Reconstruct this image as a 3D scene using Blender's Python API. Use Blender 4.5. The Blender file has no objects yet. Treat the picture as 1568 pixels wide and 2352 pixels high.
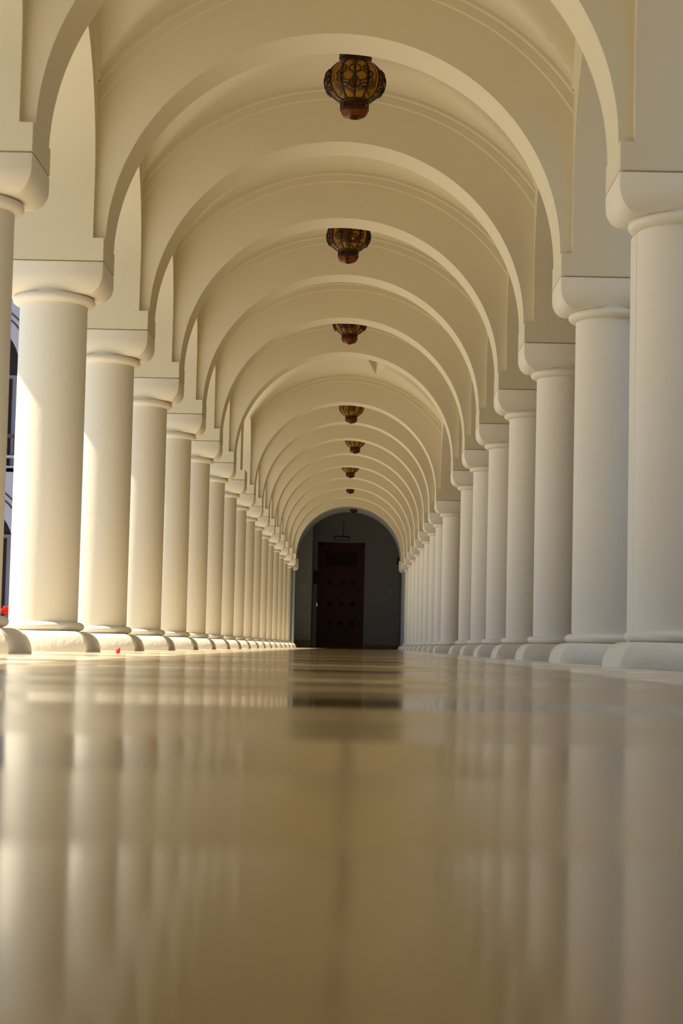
import bpy, bmesh, math, random
from mathutils import Vector, Matrix

random.seed(7)
sc = bpy.context.scene
col = sc.collection
PI = math.pi

# ------------------------------------------------------------------ measures (metres)
ZC, ZS, ZJ = 3.173, 2.052, 1.936           # arch crown, springing (impost top), capital top
XL0, XLS = -1.2956, -0.00044               # gallery-side face of the capitals on the courtyard side
XR0, XRS = 0.9955, 0.00053                 # ... and on the wall side
PD = 0.40                                  # capital depth along the gallery
CAPX = 0.275                               # capital half width across the gallery
SET = 0.057                                # arcade wall face behind the capital face
WT = 0.436                                 # arcade wall thickness
RS = 0.174                                 # shaft radius
Y = [None, 6.948, 8.967, 10.948, 12.948, 14.964, 16.957, 18.981, 20.95, 22.92, 24.95,
     26.93, 29.04, 31.045, 33.245, 35.385, 37.629, 39.998]
def xl(y): return XL0 + XLS * y
def xr(y): return XR0 + XRS * y
def mid(y): return 0.5 * (xl(y) + xr(y))
def hw(y): return 0.5 * (xr(y) - xl(y))
CAPZ_T = 1.745
CR = 0.042                                  # the arch stands back this far from the capital front
MO1, MO2 = 0.262, 0.317                    # the two ridges of the moulding over the arch

# ------------------------------------------------------------------ materials
def mat(name, base, rough=0.7, spec=0.3, var=0.0, vscale=3.0, bump=0.0, bscale=60.0, metal=0.0, trans=0.0, ior=1.45, alt=None):
    m = bpy.data.materials.new(name); m.use_nodes = True
    nt = m.node_tree; b = nt.nodes['Principled BSDF']
    b.inputs['Base Color'].default_value = (*base, 1)
    b.inputs['Roughness'].default_value = rough
    b.inputs['Specular IOR Level'].default_value = spec
    b.inputs['Metallic'].default_value = metal
    b.inputs['Transmission Weight'].default_value = trans
    b.inputs['IOR'].default_value = ior
    if var > 0 or bump > 0:
        g = nt.nodes.new('ShaderNodeNewGeometry')
    if var > 0:
        n = nt.nodes.new('ShaderNodeTexNoise'); n.inputs['Scale'].default_value = vscale; n.inputs['Detail'].default_value = 4
        nt.links.new(g.outputs['Position'], n.inputs['Vector'])
        mx = nt.nodes.new('ShaderNodeMix'); mx.data_type = 'RGBA'
        a2 = alt if alt else tuple(c * (1 - var) for c in base)
        mx.inputs['A'].default_value = (*a2, 1); mx.inputs['B'].default_value = (*base, 1)
        nt.links.new(n.outputs['Fac'], mx.inputs['Factor']); nt.links.new(mx.outputs['Result'], b.inputs['Base Color'])
    if bump > 0:
        n2 = nt.nodes.new('ShaderNodeTexNoise'); n2.inputs['Scale'].default_value = bscale; n2.inputs['Detail'].default_value = 3
        nt.links.new(g.outputs['Position'], n2.inputs['Vector'])
        bp = nt.nodes.new('ShaderNodeBump'); bp.inputs['Strength'].default_value = bump; bp.inputs['Distance'].default_value = 0.01
        nt.links.new(n2.outputs['Fac'], bp.inputs['Height']); nt.links.new(bp.outputs['Normal'], b.inputs['Normal'])
    return m

M = {}
M['plaster'] = mat('cream_plaster', (0.72, 0.645, 0.47), 0.75, 0.25, 0.06, 2.5, 0.10, 45)
M['column'] = mat('column_plaster', (0.80, 0.74, 0.61), 0.6, 0.3, 0.05, 3.0, 0.14, 30)
M['stone'] = mat('base_stone', (0.80, 0.74, 0.61), 0.6, 0.3, 0.07, 8.0, 0.35, 40)
M['backwall'] = mat('brown_shading_wall', (0.13, 0.095, 0.055), 0.9, 0.1, 0.1, 2.0)  # unseen wall, darkened to keep bounced light off the shaded row
M['groove'] = mat('joint_shadow', (0.45, 0.36, 0.22), 0.9, 0.1)
M['vestibule'] = mat('shade_grey_plaster', (0.33, 0.34, 0.36), 0.8, 0.2, 0.08, 2.0)  # dim bluish shade of the gallery end is put into this grey
M['skirting'] = mat('brown_stone_skirting', (0.16, 0.11, 0.06), 0.4, 0.4)
M['door'] = mat('dark_red_wood', (0.085, 0.016, 0.010), 0.5, 0.35, 0.5, 9.0)
M['door_dark'] = mat('dark_recess', (0.03, 0.010, 0.008), 0.6, 0.3)
M['iron'] = mat('dark_iron', (0.028, 0.008, 0.005), 0.5, 0.4)
M['steel'] = mat('steel', (0.75, 0.75, 0.75), 0.25, 0.5, metal=1.0)
M['black'] = mat('black_plastic', (0.012, 0.012, 0.012), 0.5, 0.4)
M['white_plastic'] = mat('white_plastic', (0.42, 0.40, 0.36), 0.5, 0.4)
M['facade'] = mat('lavender_render', (0.36, 0.33, 0.37), 0.9, 0.1, 0.1, 1.5)
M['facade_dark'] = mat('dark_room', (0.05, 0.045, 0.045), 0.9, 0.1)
M['wood'] = mat('brown_balcony_wood', (0.09, 0.045, 0.025), 0.6, 0.3)
M['paving'] = mat('pale_courtyard_paving', (0.56, 0.52, 0.45), 0.85, 0.2, 0.15, 1.2)
M['clay'] = mat('clay', (0.42, 0.20, 0.11), 0.8, 0.2)
M['leaf'] = mat('leaf_green', (0.22, 0.36, 0.06), 0.6, 0.3)
M['petal'] = mat('red_petal', (0.80, 0.020, 0.012), 0.6, 0.2)
M['pink'] = mat('pink_red_petal', (0.70, 0.05, 0.09), 0.6, 0.2)
M['roof'] = mat('roof_boards', (0.30, 0.24, 0.17), 0.8, 0.2)
M['amber'] = mat('amber_glass', (0.42, 0.22, 0.02), 0.12, 0.5, trans=0.80, ior=1.25)
M['amber_deep'] = mat('deep_amber_glass', (0.24, 0.055, 0.008), 0.10, 0.5, trans=0.82, ior=1.25)

def floor_material():
    m = bpy.data.materials.new('polished_floor_tiles'); m.use_nodes = True
    nt = m.node_tree; b = nt.nodes['Principled BSDF']; N = nt.nodes.new; L = nt.links.new
    g = N('ShaderNodeNewGeometry')
    sx = N('ShaderNodeSeparateXYZ'); L(g.outputs['Position'], sx.inputs[0])
    def mth(op, a, v=None, c=None):
        n = N('ShaderNodeMath'); n.operation = op
        for i, q in enumerate((a, v, c)):
            if q is None: continue
            if isinstance(q, (int, float)): n.inputs[i].default_value = q
            else: L(q, n.inputs[i])
        return n.outputs[0]
    T = 0.30
    tx = mth('FLOOR', mth('DIVIDE', mth('ADD', sx.outputs['X'], 0.13), T)); ty = mth('FLOOR', mth('DIVIDE', mth('ADD', sx.outputs['Y'], -0.52), T))
    cb = N('ShaderNodeCombineXYZ'); L(tx, cb.inputs[0]); L(ty, cb.inputs[1])
    # stone courses run across the gallery: the tone belongs to the whole course plus each tile
    w1 = N('ShaderNodeTexWhiteNoise'); w1.noise_dimensions = '1D'; L(ty, w1.inputs['W'])
    w2 = N('ShaderNodeTexWhiteNoise'); w2.noise_dimensions = '2D'; L(cb.outputs[0], w2.inputs['Vector'])
    nz = N('ShaderNodeTexNoise'); nz.inputs['Scale'].default_value = 7; nz.inputs['Detail'].default_value = 5
    L(g.outputs['Position'], nz.inputs['Vector'])
    f = mth('ADD', mth('ADD', mth('MULTIPLY', w1.outputs['Value'], 0.45), mth('MULTIPLY', w2.outputs['Value'], 0.2)), mth('MULTIPLY', nz.outputs['Fac'], 0.35))
    cr = N('ShaderNodeValToRGB'); L(f, cr.inputs[0])
    e = cr.color_ramp.elements
    e[0].position = 0.15; e[0].color = (0.15, 0.080, 0.017, 1)
    e[1].position = 0.85; e[1].color = (0.30, 0.19, 0.055, 1)
    # joints
    fx = mth('FRACT', mth('DIVIDE', mth('ADD', sx.outputs['X'], 0.13), T)); fy = mth('FRACT', mth('DIVIDE', mth('ADD', sx.outputs['Y'], -0.52), T))
    jx = mth('LESS_THAN', fx, 0.008); jy = mth('LESS_THAN', fy, 0.008); j = mth('MAXIMUM', jx, jy)
    mj = N('ShaderNodeMix'); mj.data_type = 'RGBA'; L(j, mj.inputs['Factor']); L(cr.outputs[0], mj.inputs['A']); mj.inputs['B'].default_value = (0.12, 0.08, 0.05, 1)
    # pale stone border along both rows of columns, made pale to bounce light upward
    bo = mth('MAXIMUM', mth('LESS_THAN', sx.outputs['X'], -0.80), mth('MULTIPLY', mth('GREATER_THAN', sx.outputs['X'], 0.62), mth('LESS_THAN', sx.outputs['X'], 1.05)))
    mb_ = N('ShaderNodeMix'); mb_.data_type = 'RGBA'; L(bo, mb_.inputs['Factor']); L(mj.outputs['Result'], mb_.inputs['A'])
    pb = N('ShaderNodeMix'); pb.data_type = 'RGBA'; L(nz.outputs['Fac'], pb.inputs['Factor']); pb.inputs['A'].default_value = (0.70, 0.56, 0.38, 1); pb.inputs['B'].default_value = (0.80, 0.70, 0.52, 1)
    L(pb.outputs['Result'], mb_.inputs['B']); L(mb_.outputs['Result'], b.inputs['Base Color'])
    b.inputs['Roughness'].default_value = 0.16
    b.inputs['IOR'].default_value = 1.42
    L(mth('ADD', mth('MULTIPLY', w1.outputs['Value'], FL_R1), FL_R0), b.inputs['Roughness'])
    # each stone lies a hair out of level and its polish is slightly cushioned
    ca = N('ShaderNodeVectorMath'); ca.operation = 'SUBTRACT'; L(w2.outputs['Color'], ca.inputs[0]); ca.inputs[1].default_value = (0.5, 0.5, 0.5)
    cs = N('ShaderNodeVectorMath'); cs.operation = 'MULTIPLY'; L(ca.outputs[0], cs.inputs[0]); cs.inputs[1].default_value = (0.004, 0.006, 0)
    cy = mth('MULTIPLY', mth('ADD', mth('SINE', mth('MULTIPLY_ADD', ty, 5.4906, 5.168)), mth('SINE', mth('MULTIPLY_ADD', ty, 2.47269, 3.13284))), FL_TILT)
    cu = mth('MULTIPLY', mth('SUBTRACT', fy, 0.5), FL_CUSH)
    c2 = N('ShaderNodeCombineXYZ'); L(mth('ADD', cy, cu), c2.inputs[1])
    a1 = N('ShaderNodeVectorMath'); L(cs.outputs[0], a1.inputs[0]); L(c2.outputs[0], a1.inputs[1])
    a2 = N('ShaderNodeVectorMath'); L(a1.outputs[0], a2.inputs[0]); a2.inputs[1].default_value = (0, 0, 1)
    nn = N('ShaderNodeVectorMath'); nn.operation = 'NORMALIZE'; L(a2.outputs[0], nn.inputs[0])
    L(nn.outputs[0], b.inputs['Normal'])
    return m
FL_R0, FL_R1, FL_TILT, FL_CUSH = 0.09, 0.10, 0.016, 0.010
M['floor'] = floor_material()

# ------------------------------------------------------------------ mesh helpers
class MB:
    def __init__(s): s.v = []; s.f = []
    def add(s, vs, fs):
        o = len(s.v); s.v += [tuple(v) for v in vs]; s.f += [tuple(i + o for i in f) for f in fs]; return s
    def box(s, x0, x1, y0, y1, z0, z1):
        vs = [(x0,y0,z0),(x1,y0,z0),(x1,y1,z0),(x0,y1,z0),(x0,y0,z1),(x1,y0,z1),(x1,y1,z1),(x0,y1,z1)]
        return s.add(vs, [(0,3,2,1),(4,5,6,7),(0,1,5,4),(1,2,6,5),(2,3,7,6),(3,0,4,7)])
    def lathe(s, prof, n=48, cx=0, cy=0, lobes=0, amp=0.0):
        vs = []; fs = []; m = len(prof)
        for i in range(n):
            a = 2 * PI * i / n
            k = 1.0
            if lobes: k = 1.0 - amp + amp * abs(math.sin(lobes * a / 2)) ** 0.7
            for r, z in prof: vs.append((cx + r * k * math.cos(a), cy + r * k * math.sin(a), z))
        for i in range(n):
            j = (i + 1) % n
            for t in range(m - 1):
                fs.append((i*m+t, j*m+t, j*m+t+1, i*m+t+1))
        return s.add(vs, fs)
    def rects(s, levels, cap0=True, cap1=True, bev=0.0):
        # stacked rectangles (half x, half y, z) with slightly eased corners
        vs = []; fs = []; per = None
        for hx, hy, z in levels:
            b = bev
            ring = [(-hx+b,-hy),(hx-b,-hy),(hx,-hy+b),(hx,hy-b),(hx-b,hy),(-hx+b,hy),(-hx,hy-b),(-hx,-hy+b)] if b > 0 else [(-hx,-hy),(hx,-hy),(hx,hy),(-hx,hy)]
            per = len(ring); vs += [(x, y, z) for x, y in ring]
        n = len(levels)
        for t in range(n - 1):
            for i in range(per):
                j = (i + 1) % per
                fs.append((t*per+i, t*per+j, (t+1)*per+j, (t+1)*per+i))
        if cap0: fs.append(tuple(range(per))[::-1])
        if cap1: fs.append(tuple(range((n-1)*per, n*per)))
        return s.add(vs, fs)
    def tube(s, pts, r, n=8, closed=False):
        pts = [Vector(p) for p in pts]; m = len(pts); vs = []; fs = []
        for i, p in enumerate(pts):
            if closed: t = pts[(i+1) % m] - pts[i-1]
            else: t = pts[min(i+1, m-1)] - pts[max(i-1, 0)]
            t.normalize()
            up = Vector((0,0,1)) if abs(t.z) < 0.9 else Vector((1,0,0))
            a = t.cross(up).normalized(); b = t.cross(a)
            for k in range(n):
                an = 2*PI*k/n; vs.append(p + a*(r*math.cos(an)) + b*(r*math.sin(an)))
        for i in range(m if closed else m-1):
            j = (i+1) % m
            for k in range(n):
                l = (k+1) % n; fs.append((i*n+k, i*n+l, j*n+l, j*n+k))
        if not closed:
            fs.append(tuple(range(n))[::-1]); fs.append(tuple(range((m-1)*n, m*n)))
        return s.add(vs, fs)
    def ball(s, c, r, n=10, m=6, sq=(1,1,1)):
        vs = [(c[0], c[1], c[2]-r*sq[2])]; fs = []
        for i in range(1, m):
            p = -PI/2 + PI*i/m
            for k in range(n):
                a = 2*PI*k/n
                vs.append((c[0]+r*sq[0]*math.cos(p)*math.cos(a), c[1]+r*sq[1]*math.cos(p)*math.sin(a), c[2]+r*sq[2]*math.sin(p)))
        vs.append((c[0], c[1], c[2]+r*sq[2])); T = len(vs)-1
        for k in range(n):
            l = (k+1) % n
            fs.append((0, 1+l, 1+k)); fs.append((T, 1+(m-2)*n+k, 1+(m-2)*n+l))
            for i in range(m-2): fs.append((1+i*n+k, 1+i*n+l, 1+(i+1)*n+l, 1+(i+1)*n+k))
        return s.add(vs, fs)
    def build(s, name, m, parent=None, loc=(0,0,0), angle=40, smooth=True):
        me = bpy.data.meshes.new(name); me.from_pydata(s.v, [], s.f); me.validate()
        bm = bmesh.new(); bm.from_mesh(me); bmesh.ops.recalc_face_normals(bm, faces=bm.faces); bm.to_mesh(me); bm.free()
        me.materials.append(m)
        if smooth:
            me.polygons.foreach_set('use_smooth', [True]*len(me.polygons)); me.set_sharp_from_angle(angle=math.radians(angle))
        o = bpy.data.objects.new(name, me); col.objects.link(o); o.location = loc
        if parent: o.parent = parent
        return o

def tag(o, label=None, cat=None, group=None, kind=None):
    if label: o['label'] = label
    if cat: o['category'] = cat
    if group: o['group'] = group
    if kind: o['kind'] = kind
    return o
def empty(name, loc, rz=0):
    e = bpy.data.objects.new(name, None); col.objects.link(e); e.location = loc; e.rotation_euler.z = rz; e.empty_display_size = 0.1; return e
def copy_tree(o, parent=None):
    c = o.copy(); col.objects.link(c)
    if parent: c.parent = parent
    for ch in o.children: copy_tree(ch, c)
    return c
ORD = ['', 'first', 'second', 'third', 'fourth', 'fifth', 'sixth', 'seventh', 'eighth', 'ninth', 'tenth', 'eleventh', 'twelfth',
       'thirteenth', 'fourteenth', 'fifteenth', 'sixteenth', 'seventeenth']

# ------------------------------------------------------------------ floor and ground
GY0, GY1 = -3.0, 46.0
fl = MB()
NY = 40
vs = []; fs = []
for i in range(NY+1):
    y = GY0 + (GY1-GY0)*i/NY
    vs += [(-1.86, y, 0.0), (2.2, y, 0.0)]
for i in range(NY): fs.append((2*i, 2*i+1, 2*i+3, 2*i+2))
fl.add(vs, fs)
fl.add([(-1.86,GY0,0),(-1.86,GY1,0),(-1.86,GY1,-0.3),(-1.86,GY0,-0.3)], [(0,1,2,3)])
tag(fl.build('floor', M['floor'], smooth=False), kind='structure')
g = MB(); g.add([(-60,-40,-0.13),(-1.87,-40,-0.13),(-1.87,80,-0.13),(-60,80,-0.13)], [(0,1,2,3)])
tag(g.build('ground', M['paving'], smooth=False), kind='structure')
g = MB(); g.add([(2.2,-40,-0.02),(40,-40,-0.02),(40,80,-0.02),(2.2,80,-0.02)], [(0,1,2,3)])
tag(g.build('ground', M['paving'], smooth=False), kind='structure')

# ------------------------------------------------------------------ arcade walls with an arch over every bay
ZT = 3.95
def arcade(name, face, sgn, bays, piers, y0, y1, spring):
    """face(y): gallery-side plane; sgn -1 courtyard side, +1 wall side."""
    mb = MB(); NS = 40
    for (a, b) in bays:                                  # opening from a to b
        c = 0.5*(a+b); h = 0.5*(b-a); rz = min(h, 0.95); spr = max(spring, ZC - rz)
        prev = None
        for i in range(NS+1):
            t = PI - PI*i/NS
            yy = c + h*math.cos(t); zz = spr + rz*math.sin(t)
            xi = face(yy); xo = xi + sgn*WT
            cur = ((xi,yy,zz),(xo,yy,zz),(xi,yy,ZT),(xo,yy,ZT))
            if prev:
                p0,p1,p2,p3 = prev; q0,q1,q2,q3 = cur
                mb.add([p0,q0,q1,p1],[(0,1,2,3)]); mb.add([p0,q0,q2,p2],[(0,1,2,3)]); mb.add([p1,q1,q3,p3],[(0,1,2,3)])
            prev = cur
        # stepped moulding round the arch on the gallery side
        prev = None
        for i in range(NS+1):
            t = PI - PI*i/NS
            ca, sa = math.cos(t), math.sin(t)
            pts = []
            for rh, rv, d in ((0.022,MO1,0),(0.028,MO1+0.008,0.008),(0.036,MO2,0.008),(0.042,MO2+0.008,0.016),(0.15,MO2+0.09,0.016)):
                pts.append((face(c) - sgn*d, c + (h+rh)*ca, spr + (rz+rv)*sa))
            if prev and pts[0][2] > 2.84 and prev[0][2] > 2.84:
                for q in range(4): mb.add([prev[q],pts[q],pts[q+1],prev[q+1]],[(0,1,2,3)])
            prev = pts
    for (a, b, z0) in piers:
        xi = face(0.5*(a+b)); xo = xi + sgn*WT
        mb.box(min(xi,xo), max(xi,xo), a, b, z0, ZT)
    bm = mb
    o = bm.build(name, M['plaster'], angle=35)
    # weld the arch strips so the intrados shades smoothly
    me = o.data; b2 = bmesh.new(); b2.from_mesh(me); bmesh.ops.remove_doubles(b2, verts=b2.verts, dist=1e-5)
    bmesh.ops.recalc_face_normals(b2, faces=b2.faces); b2.to_mesh(me); b2.free()
    me.polygons.foreach_set('use_smooth', [True]*len(me.polygons)); me.set_sharp_from_angle(angle=math.radians(35))
    return tag(o, kind='structure')

DZ = 0.029                                    # the courtyard row stands a touch taller
faceL = lambda y: xl(y) - SET
faceR = lambda y: xr(y) + SET
YB = [-1.1, 0.9, 2.92, 4.93]                  # bays behind the first pair, out of the frame
pierB = [(y, y+PD, 0.0) for y in YB]
bb = [(YB[i]+PD, YB[i+1]) for i in range(3)]
bl = [(YB[3]+PD, Y[1])]; br = list(bl)
for k in range(1, 17): bl.append((Y[k]+PD, Y[k+1]))
for k in list(range(1, 7)): br.append((Y[k]+PD, Y[k+1]))
br.append((Y[7]+PD, Y[9]))
for k in range(9, 17): br.append((Y[k]+PD, Y[k+1]))
arcade('wall_left', faceL, -1, bl, [(Y[k], Y[k]+PD, ZS+DZ) for k in range(1,18)], -1.1, 40, ZS+DZ)
arcade('wall_right', faceR, 1, br, [(Y[k], Y[k]+PD, ZS) for k in range(1,18) if k != 8], -1.1, 40, ZS)

arcade('wall_left', faceL, -1, bb, pierB, 0, 0, ZS+DZ)
arcade('wall_right', faceR, 1, bb, pierB, 0, 0, ZS)
# closed wall behind the shaded row; unseen outer walls added to cut light
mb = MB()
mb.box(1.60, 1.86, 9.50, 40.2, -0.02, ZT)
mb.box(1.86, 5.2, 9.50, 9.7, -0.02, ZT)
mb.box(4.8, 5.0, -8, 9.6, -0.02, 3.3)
tag(mb.build('wall_back_blocker', M['backwall'], smooth=False), kind='structure')
mb = MB(); mb.box(-1.36, 1.5, -1.5, -1.2, -0.02, ZT)  # unseen end wall behind the camera, added to keep light off arch faces
tag(mb.build('wall_front_blocker', M['plaster'], smooth=False), kind='structure')
# squared pier end standing behind the first column of the shaded row
mb = MB(); mb.box(1.100, 1.40, 7.16, 7.312, 0.0, CAPZ_T)
tag(mb.build('trim_1', M['column'], smooth=False), kind='structure')

# ------------------------------------------------------------------ vault webs, one per bay
def smax(a, b, k=0.05):
    h = max(k - abs(a-b), 0.0)/k
    return max(a, b) + h*h*k*0.25
def web(ya, yb, notch=False):
    nx, ny = (300, 170) if notch else (72, 56)
    ym = 0.5*(ya+yb); hb = 0.5*(yb-ya)
    mb = MB(); vs = []; fs = []
    for j in range(ny+1):
        y = ym - hb*math.cos(PI*j/ny) if not notch else ya + (yb-ya)*j/ny
        xm = mid(ym); h = hw(ym); xlim = h + SET + 0.02
        for i in range(nx+1):
            u = -1 + 2*i/nx
            x = xlim*math.sin(u*PI/2)
            R, Rz = h+MO2+0.03, (ZC-ZS)+MO2+0.03
            za = ZS + Rz*math.sqrt(max(0, 1-(x/R)**2))
            rz = min(hb-0.03, 0.95); Rb, Rbz = hb+0.03, rz+MO2+0.03
            dy = max(-1, min(1, (y-ym)/Rb))
            zb = ZC - rz + Rbz*math.sqrt(max(0, 1-dy*dy))
            z = smax(za, zb)
            if notch:
                # pointed recess of a small lunette running back from its tip
                w = (22.62-y)*0.10
                if w > 0:
                    d = 1-abs(xm+x-0.21)/w
                    if d > 0: z += min(0.20, 1.5*d*w)
            vs.append((xm+x, y, z))
    for j in range(ny):
        for i in range(nx):
            a = j*(nx+1)+i; fs.append((a, a+1, a+nx+2, a+nx+1))
    mb.add(vs, fs)
    return tag(mb.build('ceiling', M['plaster'], angle=30), kind='structure')
for i in range(3): web(YB[i]+PD-0.03, YB[i+1]+0.03)
web(YB[3]+PD-0.03, Y[1]+0.03)
for k in range(1, 17):
    if k == 7: web(Y[7]+PD-0.03, Y[9]+0.03, True)
    elif k != 8: web(Y[k]+PD-0.03, Y[k+1]+0.03)

# ------------------------------------------------------------------ transverse arches
def arch_mesh(y, depth, r_out, name, m, parent, n=72):
    h, v = hw(y), ZC-ZS; lim = h+SET+0.03
    y0, y1 = CR, depth-CR
    mb = MB(); vs = []; fs = []
    for i in range(n+1):
        a = PI*i/n; ca, sa = math.cos(a), math.sin(a)
        xo = max(-lim, min(lim, (h+r_out)*ca)); zo = (v+r_out)*sa
        lo = DZ if ca < 0 else 0.0                      # the courtyard imposts sit a touch higher
        zi = max(v*sa, lo); zo = max(zo, lo)
        vs += [(h*ca, y0, zi), (h*ca, y1, zi), (xo, y1, zo), (xo, y0, zo)]
    for i in range(n):
        a = 4*i; b = a+4
        for q in range(4): fs.append((a+q, a+(q+1) % 4, b+(q+1) % 4, b+q))
    fs += [(0,1,2,3), (4*n+3,4*n+2,4*n+1,4*n)]
    mb.add(vs, fs)
    return mb.build(name, m, parent, angle=35)
def band(y, yy, parent, n=72):
    h, v = hw(y), ZC-ZS; lim = h+SET
    mb = MB(); vs = []; fs = []; cnt = 0
    for i in range(n+1):
        a = PI*i/n; ca, sa = math.cos(a), math.sin(a)
        if abs((h+MO1)*ca) > lim+0.02: continue
        for r, d in ((MO1,-0.002),(MO1+0.009,0.007),(MO2,0.007),(MO2+0.009,0.015),(MO2+0.10,0.015)):
            vs.append(((h+r)*ca, yy-d, (v+r)*sa))
        cnt += 1
    for i in range(cnt-1):
        a = 5*i; b = a+5
        for q in range(4): fs.append((a+q, a+q+1, b+q+1, b+q))
    mb.add(vs, fs)
    return mb.build('moulding', M['plaster'], parent, angle=30)
ARCHN = {}
n_a = 0
for k in [0] + [k for k in range(1, 18) if k != 8]:
    y = YB[3] if k == 0 else Y[k]
    if k == 0:
        # plain arch behind the camera end, part of the setting
        o = arch_mesh(y, PD, 0.40, 'trim_2', M['plaster'], None); o.location = (mid(y), y, ZS); tag(o, kind='structure'); continue
    n_a += 1
    t = empty('transverse_arch', (mid(y), y, ZS))
    lab = '%s cream plaster arch spanning the gallery, counted from the front' % ORD[n_a]
    if k == 1: lab = 'first cream plaster arch spanning the gallery, its crown cut off'
    if k == 17: lab = 'last cream plaster arch spanning the gallery, framing the dark end'
    if k == 7: lab = 'cream plaster arch over gallery before the double bay with the notch'
    if k == 9: lab = 'cream plaster arch over gallery closing the double bay with the notch'
    tag(t, lab, 'arch', 'arches spanning the gallery', 'thing')
    arch_mesh(y, PD, 0.40, 'arch_ring', M['plaster'], t)
    if k < 17:
        band(y, CR, t)

# ------------------------------------------------------------------ columns
CAPZ = 1.785
def quarter(h0, h1, inset, up, n=9):
    out = []
    for i in range(n+1):
        a = PI/2*i/n
        if up: out.append((inset*(1-math.cos(a)), h0 + (h1-h0)*math.sin(a)))       # vertical at the bottom, rolls in at the top
        else: out.append((inset*(1-math.sin(a)), h0 + (h1-h0)*(1-math.cos(a))))
    return out
PLX, PLY, PLH = 0.262, 0.250, 0.100
def torus_prof(rc, zc, hh, rb, n=12):
    p = [(rc-0.01, zc-hh)]
    for i in range(n+1):
        a = -PI/2 + PI*i/n
        p.append((rc + rb*math.cos(a), zc + hh*math.sin(a)))
    p.append((rc-0.01, zc+hh)); return p
def make_column(name='column'):
    t = empty(name, (0,0,0))
    mb = MB(); mb.rects([(PLX-d, PLY-d*0.6, z) for d, z in quarter(0.0, PLH, 0.075, True)], bev=0.006)
    mb.build('plinth', M['stone'], t, angle=50)
    mb = MB(); mb.lathe(torus_prof(RS-0.004, PLH+0.023, 0.0235, 0.038), 64); mb.build('base_ring', M['column'], t, angle=60)
    mb = MB(); mb.lathe([(RS-0.004, PLH+0.03), (RS, PLH+0.06), (RS, 0.9), (RS-0.002, CAPZ-0.03), (RS-0.002, CAPZ+0.02)], 64); mb.build('shaft', M['column'], t, angle=60)
    mb = MB(); mb.lathe(torus_prof(RS-0.004, CAPZ-0.024, 0.026, 0.040), 64); mb.build('neck_ring', M['column'], t, angle=60)
    lv = [(CAPX-d, PD/2-d*0.8, z) for d, z in quarter(CAPZ-0.002, CAPZ+0.095, 0.075, False)] + [(CAPX, PD/2, ZJ-0.005), (CAPX-0.007, PD/2-0.007, ZJ-0.003)]
    mb = MB(); mb.rects(lv, bev=0.004); mb.build('capital', M['column'], t, angle=50)
    mb = MB(); mb.rects([(CAPX-0.012, PD/2-0.012, ZJ-0.006), (CAPX-0.012, PD/2-0.012, ZJ+0.004)]); mb.build('joint', M['groove'], t)
    mb = MB(); mb.rects([(CAPX-0.006, PD/2-0.006, ZJ+0.001), (CAPX, PD/2, ZJ+0.004), (CAPX, PD/2, ZS)], bev=0.003); mb.build('impost', M['plaster'], t)
    return t
proto = make_column()
used = False
def place_column(x, y, sz, label, group):
    global used
    c = proto if not used else copy_tree(proto)
    used = True
    c.location = (x, y, 0); c.scale.z = sz
    tag(c, label, 'column', group, 'thing')
for k in range(1, 18):
    lab = 'white column of the sunlit row by the courtyard, %s from the front' % ORD[k]
    if k == 1: lab = 'white column of the sunlit courtyard row, first one, cut off by frame'
    if k == 17: lab = 'last white column of the sunlit courtyard row, before the dark end'
    place_column(xl(Y[k]) - CAPX, Y[k]+PD/2, (ZS+DZ)/ZS, lab, 'columns of the sunlit row')
n_r = 0
for k in range(1, 18):
    if k == 8: continue
    n_r += 1
    lab = 'white column of the shaded row by the wall, %s from the front' % ORD[n_r]
    if k == 1: lab = 'white column of the shaded row, first one, cut off by frame'
    if k == 9: lab = 'white column of the shaded row standing alone after the wide gap'
    if k == 17: lab = 'last white column of the shaded row, before the dark end'
    place_column(xr(Y[k]) + CAPX, Y[k]+PD/2, 1.0, lab, 'columns of the shaded row')

# engaged pilasters at the mouth of the dark vestibule
def pilaster(x, y, side, label):
    t = empty('pilaster', (x, y, 0)); tag(t, label, 'pilaster', 'pilasters at the dark end', 'thing')
    mb = MB(); mb.rects([(PLX-d, PLY-d*0.6, z) for d, z in quarter(0.0, PLH, 0.075, True)], bev=0.006); mb.build('plinth', M['stone'], t, angle=50)
    mb = MB(); mb.box(-RS-0.03, RS+0.03, -0.13, 0.13, PLH-0.01, CAPZ+0.01); mb.build('shaft', M['vestibule'], t)
    lv = [(CAPX-d, PD/2-d*0.8, z) for d, z in quarter(CAPZ-0.002, CAPZ+0.095, 0.075, False)] + [(CAPX, PD/2, ZS)]
    mb = MB(); mb.rects(lv, bev=0.004); mb.build('capital', M['column'], t, angle=50)
pilaster(xl(42)-CAPX, 42.0, -1, 'grey squared pilaster at the dark end beside the sunlit row')
pilaster(xr(42)+CAPX, 42.0, 1, 'grey squared pilaster at the dark end beside the shaded row')

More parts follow.
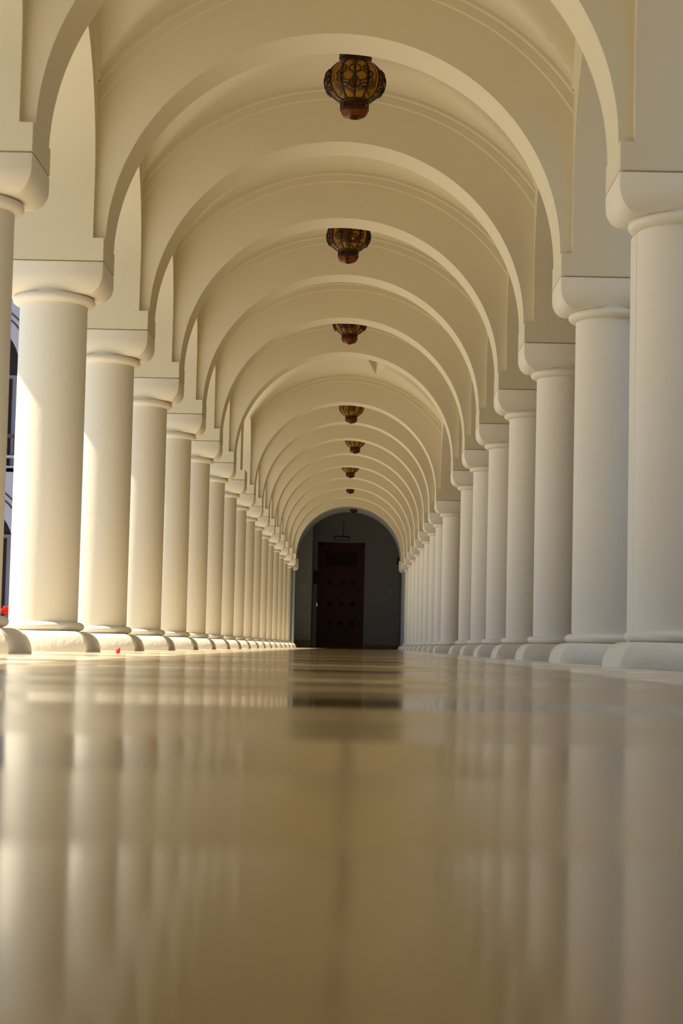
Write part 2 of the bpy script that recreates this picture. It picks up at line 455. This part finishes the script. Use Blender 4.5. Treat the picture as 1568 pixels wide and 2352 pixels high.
# ------------------------------------------------------------------ dark vestibule with the door
ym = 41.0
mb = MB(); vs = []; fs = []; n = 60
h, v = hw(ym)+0.02, ZC-ZS+0.02
for i in range(n+1):
    a = PI*i/n
    for yy in (Y[17]+PD-0.01, 42.3): vs.append((mid(ym)+h*math.cos(a), yy, ZS+v*math.sin(a)))
for i in range(n): fs.append((2*i, 2*i+1, 2*i+3, 2*i+2))
mb.add(vs, fs); tag(mb.build('ceiling', M['vestibule']), kind='structure')
for bx in ((-2.2, -1.40, Y[17]+PD+0.02, 40.9, 0, ZT), (-2.2, -1.40, 40.9, 41.75, 2.0, ZT), (1.10, 1.9, Y[17]+PD+0.02, 41.74, 0, ZT),
           (-2.2, xl(42)-0.10, 42.27, 43.3, 0, ZT), (xr(42)+0.10, 1.9, 42.27, 45.2, 0, ZT), (-2.2, 1.9, 42.27, 42.36, 3.19, ZT)):
    mb = MB(); mb.box(*bx); tag(mb.build('wall_side', M['vestibule'], smooth=False), kind='structure')
mb = MB(); mb.box(-2.2, -1.03, 43.3, 45.2, 0, ZT)                                        # wall end with the switch
tag(mb.build('wall_corner', M['vestibule'], smooth=False), kind='structure')
DX0, DX1, DY, DH = -0.935, 0.237, 45.0, 2.635
mb = MB()
mb.box(-1.03, DX0, DY, DY+0.2, 0, ZT); mb.box(DX1, 1.9, DY, DY+0.2, 0, ZT); mb.box(DX0, DX1, DY, DY+0.2, DH, ZT)
tag(mb.build('wall_end', M['vestibule'], smooth=False), kind='structure')
mb = MB(); mb.box(-2.2, 1.9, 42.2, 45.2, 3.75, ZT); tag(mb.build('ceiling', M['vestibule'], smooth=False), kind='structure')
mb = MB(); mb.box(DX1+0.02, xr(42)+0.10, DY-0.015, DY, 0, 0.115); tag(mb.build('baseboard_end', M['skirting'], smooth=False), kind='structure')
mb = MB(); mb.box(xl(42)-0.1, -1.03, 43.285, 43.3, 0, 0.19); tag(mb.build('baseboard_left', M['skirting'], smooth=False), kind='structure')
# door
d = empty('door_1', (0.5*(DX0+DX1), DY+0.06, 0)); tag(d, 'tall dark red panelled wooden door at the end of the gallery', None, None, 'structure')
W = 0.5*(DX1-DX0)
mb = MB(); mb.box(-W, -W+0.10, -0.04, 0.08, 0, DH); mb.box(W-0.06, W, -0.04, 0.08, 0, DH); mb.box(-W, W, -0.04, 0.08, DH-0.08, DH)
mb.build('door_frame', M['door'], d)
mb = MB(); mb.box(-W+0.10, W-0.06, 0, 0.06, 0.0, DH-0.08)
for i in range(6):
    x = -0.34 + i*0.135
    mb.box(x, x+0.075, -0.018, 0.01, 1.28, 1.95); mb.box(x, x+0.075, -0.018, 0.01, 0.14, 0.92)
mb.build('door_leaf', M['door'], d)
mb = MB(); mb.box(-0.37, 0.40, -0.012, 0.01, 2.03, 2.42); wl = mb.build('lattice_window', M['door_dark'], d)
mb = MB()
for i in range(4):
    x = -0.37 + i*0.257
    for s in (-1, 1):
        x2 = x + s*0.39
        a, b = (x, 2.03), (x2, 2.42)
        if x2 > 0.40: tt = (0.40-x)/(x2-x); b = (0.40, 2.03+0.39*tt)
        if x2 < -0.37: tt = (-0.37-x)/(x2-x); b = (-0.37, 2.03+0.39*tt)
        if abs(b[0]-a[0]) > 0.02: mb.tube([(a[0],-0.016,a[1]), (b[0],-0.016,b[1])], 0.012, 6)
mb.build('lattice_bar', M['door'], wl)
for z in (1.62, 1.10, 0.62):
    for x in (-0.26, 0.02, 0.30):
        mb = MB(); mb.ball((x, -0.02, z), 0.06, 12, 6, (1, 0.35, 1)); mb.build('rosette', M['door_dark'], d)
mb = MB(); mb.box(-0.53, -0.47, -0.055, -0.03, 0.88, 1.16); lp = mb.build('lock_plate', M['iron'], d)
mb = MB(); mb.tube([(-0.50,-0.05,1.03),(-0.50,-0.10,1.03),(-0.40,-0.10,1.02)], 0.011, 8); mb.build('door_handle', M['steel'], lp)
mb = MB(); mb.ball((-0.50,-0.058,0.93), 0.018, 10, 6); mb.build('lock_cylinder', M['steel'], lp)
mb = MB(); mb.box(-W-0.012, -W+0.02, -0.065, -0.05, 1.03, 1.12); mb.build('strike_plate', M['steel'], d)
mb = MB(); mb.box(DX0-0.05, DX1+0.05, DY-0.10, DY+0.1, 0.0, 0.02); tag(mb.build('sill_1', M['skirting'], smooth=False), kind='structure')
# things on the end wall
def switch(x, y, z, label):
    t = empty('light_switch', (x, y, z)); tag(t, label, 'light switch', 'light switches')
    mb = MB(); mb.rects([(0.045,0.05,0),(0.045,0.05,0.006),(0.04,0.045,0.010)]); o = mb.build('switch_plate', M['white_plastic'], t); o.rotation_euler.x = PI/2
    mb = MB(); mb.rects([(0.024,0.028,0.008),(0.024,0.028,0.016)]); o = mb.build('rocker', M['white_plastic'], t); o.rotation_euler.x = PI/2
switch(-1.215, 43.3, 1.41, 'square light switch on the bluish wall end beside the door')
switch(0.888, 45.0, 1.435, 'square light switch on the bare end wall beside the baseboard')
t = empty('emergency_light', (-0.35, 45.0, 2.727)); tag(t, 'slim box light fixture on the wall above the door', 'light fixture')
mb = MB(); mb.box(-0.19, 0.19, -0.07, 0, -0.045, 0.045); mb.build('housing', M['black'], t)
mb = MB(); mb.box(-0.17, 0.17, -0.085, -0.068, -0.032, 0.032); mb.build('diffuser', M['vestibule'], t)
mb = MB(); mb.tube([(0.04,-0.012,0.045),(0.04,-0.012,0.44)], 0.008, 6); mb.build('cable', M['black'], t)
t = empty('intercom_box', (-0.985, 44.985, 1.745)); tag(t, 'black box mounted on the wall beside the door frame', 'intercom')
mb = MB(); mb.box(-0.05, 0.055, -0.13, 0.015, -0.15, 0.15); mb.build('housing', M['black'], t)
mb = MB(); mb.box(-0.03, 0.035, -0.14, -0.13, -0.10, 0.02); mb.build('speaker_grille', M['iron'], t)
t = empty('wall_speaker', (1.075, 44.5, 2.184)); tag(t, 'small dark speaker high on the vestibule side wall', 'speaker')
mb = MB(); mb.rects([(0.05,0.06,-0.09),(0.05,0.06,0.02),(0.03,0.04,0.09)]); mb.build('cabinet', M['black'], t)
mb = MB(); mb.tube([(0.03,0,0),(0.11,0,0)], 0.015, 8); mb.build('bracket', M['black'], t)

# ------------------------------------------------------------------ roof over the gallery: eave towards the courtyard
EX, EZ = -3.18, 3.26
mb = MB()
mb.add([(-1.75,-1.2,4.15),(EX,-1.2,EZ),(EX,45.3,EZ),(-1.75,45.3,4.15),(-1.75,-1.2,4.27),(EX,-1.2,EZ+0.12),(EX,45.3,EZ+0.12),(-1.75,45.3,4.27)],
       [(0,1,2,3),(4,7,6,5),(0,4,5,1),(1,5,6,2),(2,6,7,3),(3,7,4,0)])
mb.box(-1.80, 2.2, -1.2, 45.3, ZT, ZT+0.3)
tag(mb.build('roof', M['roof'], smooth=False), kind='structure')

# ------------------------------------------------------------------ lamps
def globe_r(z):
    # radius of the glass body at height z below the mount (z from -0.055 to -0.315)
    t = (z + 0.185)/0.135
    return 0.162*math.sqrt(max(0.0, 1 - abs(t)**2.1*0.78))
def make_lamp(full=True):
    t = empty('ceiling_lamp', (0,0,0))
    mb = MB(); mb.lathe([(0.001,0.0),(0.088,0.0),(0.090,-0.028),(0.080,-0.036),(0.078,-0.056),(0.001,-0.056)], 40); mb.build('mounting_collar', M['iron'], t)
    mb = MB(); mb.tube([(0,0,0.0),(0,0,0.09)], 0.03, 12); mb.build('stem', M['iron'], t)
    pr = [(globe_r(-0.050 - 0.272*i/20), -0.050 - 0.272*i/20) for i in range(21)]
    mb = MB(); mb.lathe(pr, 144, lobes=12, amp=0.10); mb.build('glass_globe', M['amber'], t, angle=80)
    for i in range(12):
        a = 2*PI*i/12
        pts = []
        for j in range(15):
            z = -0.050 - 0.272*j/14; r = globe_r(z)*0.945
            pts.append((r*math.cos(a), r*math.sin(a), z))
        mb = MB(); mb.tube(pts, 0.006, 6); mb.build('rib', M['iron'], t)
    mb = MB(); mb.lathe([(0.070,-0.312),(0.080,-0.312),(0.082,-0.322),(0.078,-0.334),(0.068,-0.334)], 40); mb.build('cage_band', M['iron'], t)
    mb = MB(); mb.lathe([(0.072,-0.330),(0.073,-0.352),(0.072,-0.372)], 48); mb.build('glass_collar', M['amber_deep'], t)
    for i in range(8):
        a = 2*PI*i/8; mb = MB(); mb.tube([(0.075*math.cos(a),0.075*math.sin(a),-0.332),(0.075*math.cos(a),0.075*math.sin(a),-0.374)], 0.004, 6); mb.build('post', M['iron'], t)
    mb = MB(); mb.lathe([(0.070,-0.366),(0.079,-0.367),(0.079,-0.376),(0.070,-0.377)], 40); mb.build('cage_band', M['iron'], t)
    cp = [(0.077*math.cos(PI/2*i/10)**0.6 if i < 10 else 0.0005, -0.372-0.058*math.sin(PI/2*i/10)) for i in range(11)]
    mb = MB(); mb.lathe(cp, 96, lobes=8, amp=0.06); mb.build('glass_cup', M['amber_deep'], t, angle=80)
    mb = MB(); mb.ball((0,0,-0.433), 0.008, 8, 6); mb.build('finial', M['iron'], t)
    mb = MB(); mb.lathe([(0.001,-0.05),(0.022,-0.05),(0.022,-0.14),(0.026,-0.15),(0.028,-0.19),(0.001,-0.225)], 20); mb.build('bulb', M['door_dark'], t)
    if full:
        # wrought rings lying on the glass: a big diamond on every second face, small ones between
        def ring(a, z, r):
            R = globe_r(z)*0.985
            c = Vector((R*math.cos(a), R*math.sin(a), z))
            dz = 0.004; n = Vector((math.cos(a), math.sin(a), -(globe_r(z+dz)-globe_r(z-dz))/(2*dz))).normalized()
            e1 = Vector((-math.sin(a), math.cos(a), 0)); e2 = n.cross(e1)
            pts = [c + n*0.003 + e1*(r*math.cos(q)) + e2*(r*math.sin(q)) for q in [2*PI*i/18 for i in range(18)]]
            mb = MB(); mb.tube(pts, 0.005, 6, closed=True); mb.build('scroll_ring', M['iron'], t)
        for s in range(4):
            a0 = -PI/2 + s*PI/2
            ring(a0, -0.150, 0.031); ring(a0, -0.244, 0.031)
            ring(a0-0.22, -0.196, 0.033); ring(a0+0.22, -0.196, 0.033)
            for s2 in (-1, 1):
                ring(a0+s2*0.38, -0.140, 0.015); ring(a0+s2*0.36, -0.252, 0.015)
                ring(a0+s2*0.53, -0.178, 0.017); ring(a0+s2*0.53, -0.216, 0.017)
    return t
lamp_a = make_lamp(True)
lamp_b = make_lamp(False)
TIPS = [(-0.062,10.13,3.056), (-0.109,14.1,3.069), (-0.108,18.15,3.106), (-0.096,24.1,3.032), (-0.041,28.2,3.065),
        (-0.123,32.3,3.061), (-0.133,36.7,3.150), (-0.060,41.3,3.10)]
LL = ['amber glass lamp under the vault, the first, shown whole with its collar',
      'amber glass lamp under the vault, second from the front, collar hidden',
      'amber glass lamp under the vault, third from the front, lower half showing',
      'amber glass lamp just beyond the double bay with the notch',
      'amber glass lamp under the vault, fifth from the front',
      'amber glass lamp under the vault, sixth from the front',
      'amber glass lamp of which only the cup shows below an arch',
      'lamp hanging as a black silhouette in the dark end passage']
for i, (x, y, z) in enumerate(TIPS):
    src = lamp_a if i < 3 else lamp_b
    o = src if i in (0, 3) else copy_tree(src)
    o.location = (x, y, z + 0.441*0.86); o.scale = (1.05, 1.05, 0.86); o.rotation_euler.z = [0.0, 0.12, -0.2, 0.3, 0.5, 0.1, 0.7, 0.2][i]
    tag(o, LL[i], 'lamp', 'lamps along the vault')

# ------------------------------------------------------------------ courtyard: flower pot, petals, far wing
t = empty('potted_geranium', (-2.36, 12.0, -0.13)); tag(t, 'potted red geranium in the courtyard behind the first column', 'potted plant')
mb = MB(); mb.lathe([(0.001,0),(0.10,0),(0.13,0.22),(0.145,0.22),(0.145,0.26),(0.125,0.26),(0.12,0.23),(0.001,0.23)], 32); mb.build('pot', M['clay'], t)
mb = MB()
for i in range(46):
    a, r, z = random.uniform(0, 2*PI), random.uniform(0.0, 0.15), random.uniform(0.24, 0.33)
    mb.ball((r*math.cos(a), r*math.sin(a), z), 0.032, 7, 4, (1, 1, 0.25))
mb.build('leaves', M['leaf'], t)
for i in range(9):
    a = 2*PI*i/9; r = 0.085 if i else 0.0
    mb = MB(); z = random.uniform(0.355, 0.385)
    for q in range(9):
        u = random.uniform(0, 2*PI); w = random.uniform(-0.4, 1)
        mb.ball((r*math.cos(a)+0.022*math.cos(u), r*math.sin(a)+0.022*math.sin(u), z+0.018*w), 0.015, 7, 5, (1, 1, 0.7))
    mb.build('flower_head', M['petal'], t)
PETAL = [(-1.085,8.355,0.0), (-0.93,8.20,0.0)]
for i, (x, y, z) in enumerate(PETAL[:1]):
    mb = MB(); mb.ball((0,0,0.012), 0.014, 10, 6, (0.8, 1, 0.85)); mb.ball((0.006,0.004,0.022), 0.008, 8, 5, (0.5, 1, 0.9))
    o = mb.build('fallen_petal', M['pink'], None, (x, y, z)); tag(o, 'red petal fallen on the floor before a column of the sunlit row', 'petal')

FY = 45.0
b = empty('courtyard_wing', (-9.9, FY, -0.13)); tag(b, 'lavender courtyard wing with arches and balcony, glimpsed between columns', 'building')
def facade():
    mb = MB(); R = 1.3
    def strip(z0, zspring, z1, cxs, xa, xb):
        # wall band with round-headed openings
        xs = xa
        for cx in cxs:
            mb.box(xs, cx-R, 0, 0.4, z0, z1); prev = None
            for i in range(25):
                a = PI - PI*i/24; x, z = cx+R*math.cos(a), zspring+R*math.sin(a)
                if prev:
                    px, pz = prev
                    mb.add([(px,0,pz),(x,0,z),(x,0,z1),(px,0,z1)],[(0,1,2,3)]); mb.add([(px,0,pz),(x,0,z),(x,0.4,z),(px,0.4,pz)],[(0,1,2,3)])
                prev = (x, z)
            xs = cx+R
        mb.box(xs, xb, 0, 0.4, z0, z1)
    return mb, strip
cxs = [-3.2, 0.06, 3.3]
mb, strip = facade(); strip(0, 2.40, 4.45, cxs, -5, 7.8); mb.build('wall', M['facade'], b)
mb, strip = facade(); strip(4.45, 6.95, 11.0, cxs, -5, 7.8); mb.build('wall', M['facade'], b)
for zs_ in (2.40, 6.95):
    for cx in cxs:
        for r in (1.62, 1.76):
            mb = MB(); mb.tube([(cx+r*math.cos(PI*i/24), -0.005, zs_+r*math.sin(PI*i/24)) for i in range(25)], 0.022, 6); mb.build('archivolt', M['facade_dark'], b)
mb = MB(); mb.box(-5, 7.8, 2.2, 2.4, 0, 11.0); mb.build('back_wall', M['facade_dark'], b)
mb = MB(); mb.box(-5, 7.8, 0.0, 2.2, 4.35, 4.5); mb.box(-5, 7.8, -0.06, 0.05, 4.70, 4.76); mb.build('balcony_slab', M['facade'], b)
for cx in cxs:
    mb = MB(); mb.box(cx-1.3, cx+1.3, 0.12, 0.2, 5.22, 5.32); rl = mb.build('balcony_rail', M['wood'], b)
    for i in range(12):
        x = cx-1.2+i*0.22; mb = MB(); mb.lathe([(0.02,4.76),(0.07,4.80),(0.035,4.9),(0.055,5.05),(0.03,5.2),(0.05,5.24)], 8, x, 0.16); mb.build('baluster', M['wood'], rl)
for cx in cxs:
    for z0, z1 in ((0.1, 2.9), (4.5, 7.1)):
        mb = MB(); mb.box(cx-0.3, cx+0.85, 2.12, 2.2, z0, z1); wd = mb.build('window_frame', M['facade'], b)
        mb = MB(); mb.box(cx-0.2, cx+0.72, 2.08, 2.13, z0+0.1, z1-0.1); mb.build('window_pane', M['door_dark'], wd)
mb = MB(); mb.box(-5.2, 8.0, -0.4, 3.0, 11.0, 11.3); mb.build('roof_slab', M['roof'], b)

# ------------------------------------------------------------------ light
SUN = Vector((-1.0, 0.01, 1.29)).normalized()
sl = bpy.data.lights.new('sun', 'SUN'); sl.energy = SUN_E = 10.5; sl.angle = math.radians(0.6); sl.color = (1.0, 0.91, 0.72)
so = bpy.data.objects.new('sun', sl); col.objects.link(so); so.rotation_euler = SUN.to_track_quat('Z', 'Y').to_euler(); so.location = (-20, 10, 30)
w = bpy.data.worlds.new('sky'); sc.world = w; w.use_nodes = True
bg = w.node_tree.nodes['Background']
bg.inputs['Color'].default_value = (0.55, 0.76, 1.08, 1); bg.inputs['Strength'].default_value = 1.40

# ------------------------------------------------------------------ camera
F, YAW, PIT, ROLL, HC = 4150.47, -0.00822123, 0.07403564, 0.02262682, 0.0584475
cy_, sy_, cp_, sp_, c_, s_ = math.cos(YAW), math.sin(YAW), math.cos(PIT), math.sin(PIT), math.cos(ROLL), math.sin(ROLL)
r = Vector((cy_, -sy_, 0)); fwd = Vector((cp_*sy_, cp_*cy_, sp_)); up = Vector((-sp_*sy_, -sp_*cy_, cp_))
cr_, cu_ = c_*r + s_*up, c_*up - s_*r
cam = bpy.data.cameras.new('camera'); co = bpy.data.objects.new('camera', cam); col.objects.link(co)
co.matrix_world = Matrix(((cr_.x, cu_.x, -fwd.x, 0), (cr_.y, cu_.y, -fwd.y, 0), (cr_.z, cu_.z, -fwd.z, HC), (0,0,0,1)))
cam.sensor_fit = 'VERTICAL'; cam.sensor_height = 36.0; cam.sensor_width = 24.0; cam.lens = 36.0*F/2352
cam.clip_start = 0.01; cam.clip_end = 300
cam.dof.use_dof = True; cam.dof.focus_distance = 14.0; cam.dof.aperture_fstop = 9.0
sc.camera = co

# ------------------------------------------------------------------ view
sc.view_settings.view_transform = 'Standard'; sc.view_settings.look = 'None'; sc.view_settings.gamma = 1.0
sc.view_settings.use_curve_mapping = False
sc.view_settings.exposure = -0.16
sc.cycles.use_denoising = True
sc.cycles.max_bounces = 14; sc.cycles.diffuse_bounces = 8; sc.cycles.glossy_bounces = 5; sc.cycles.transmission_bounces = 10
sc.cycles.sample_clamp_indirect = 8.0
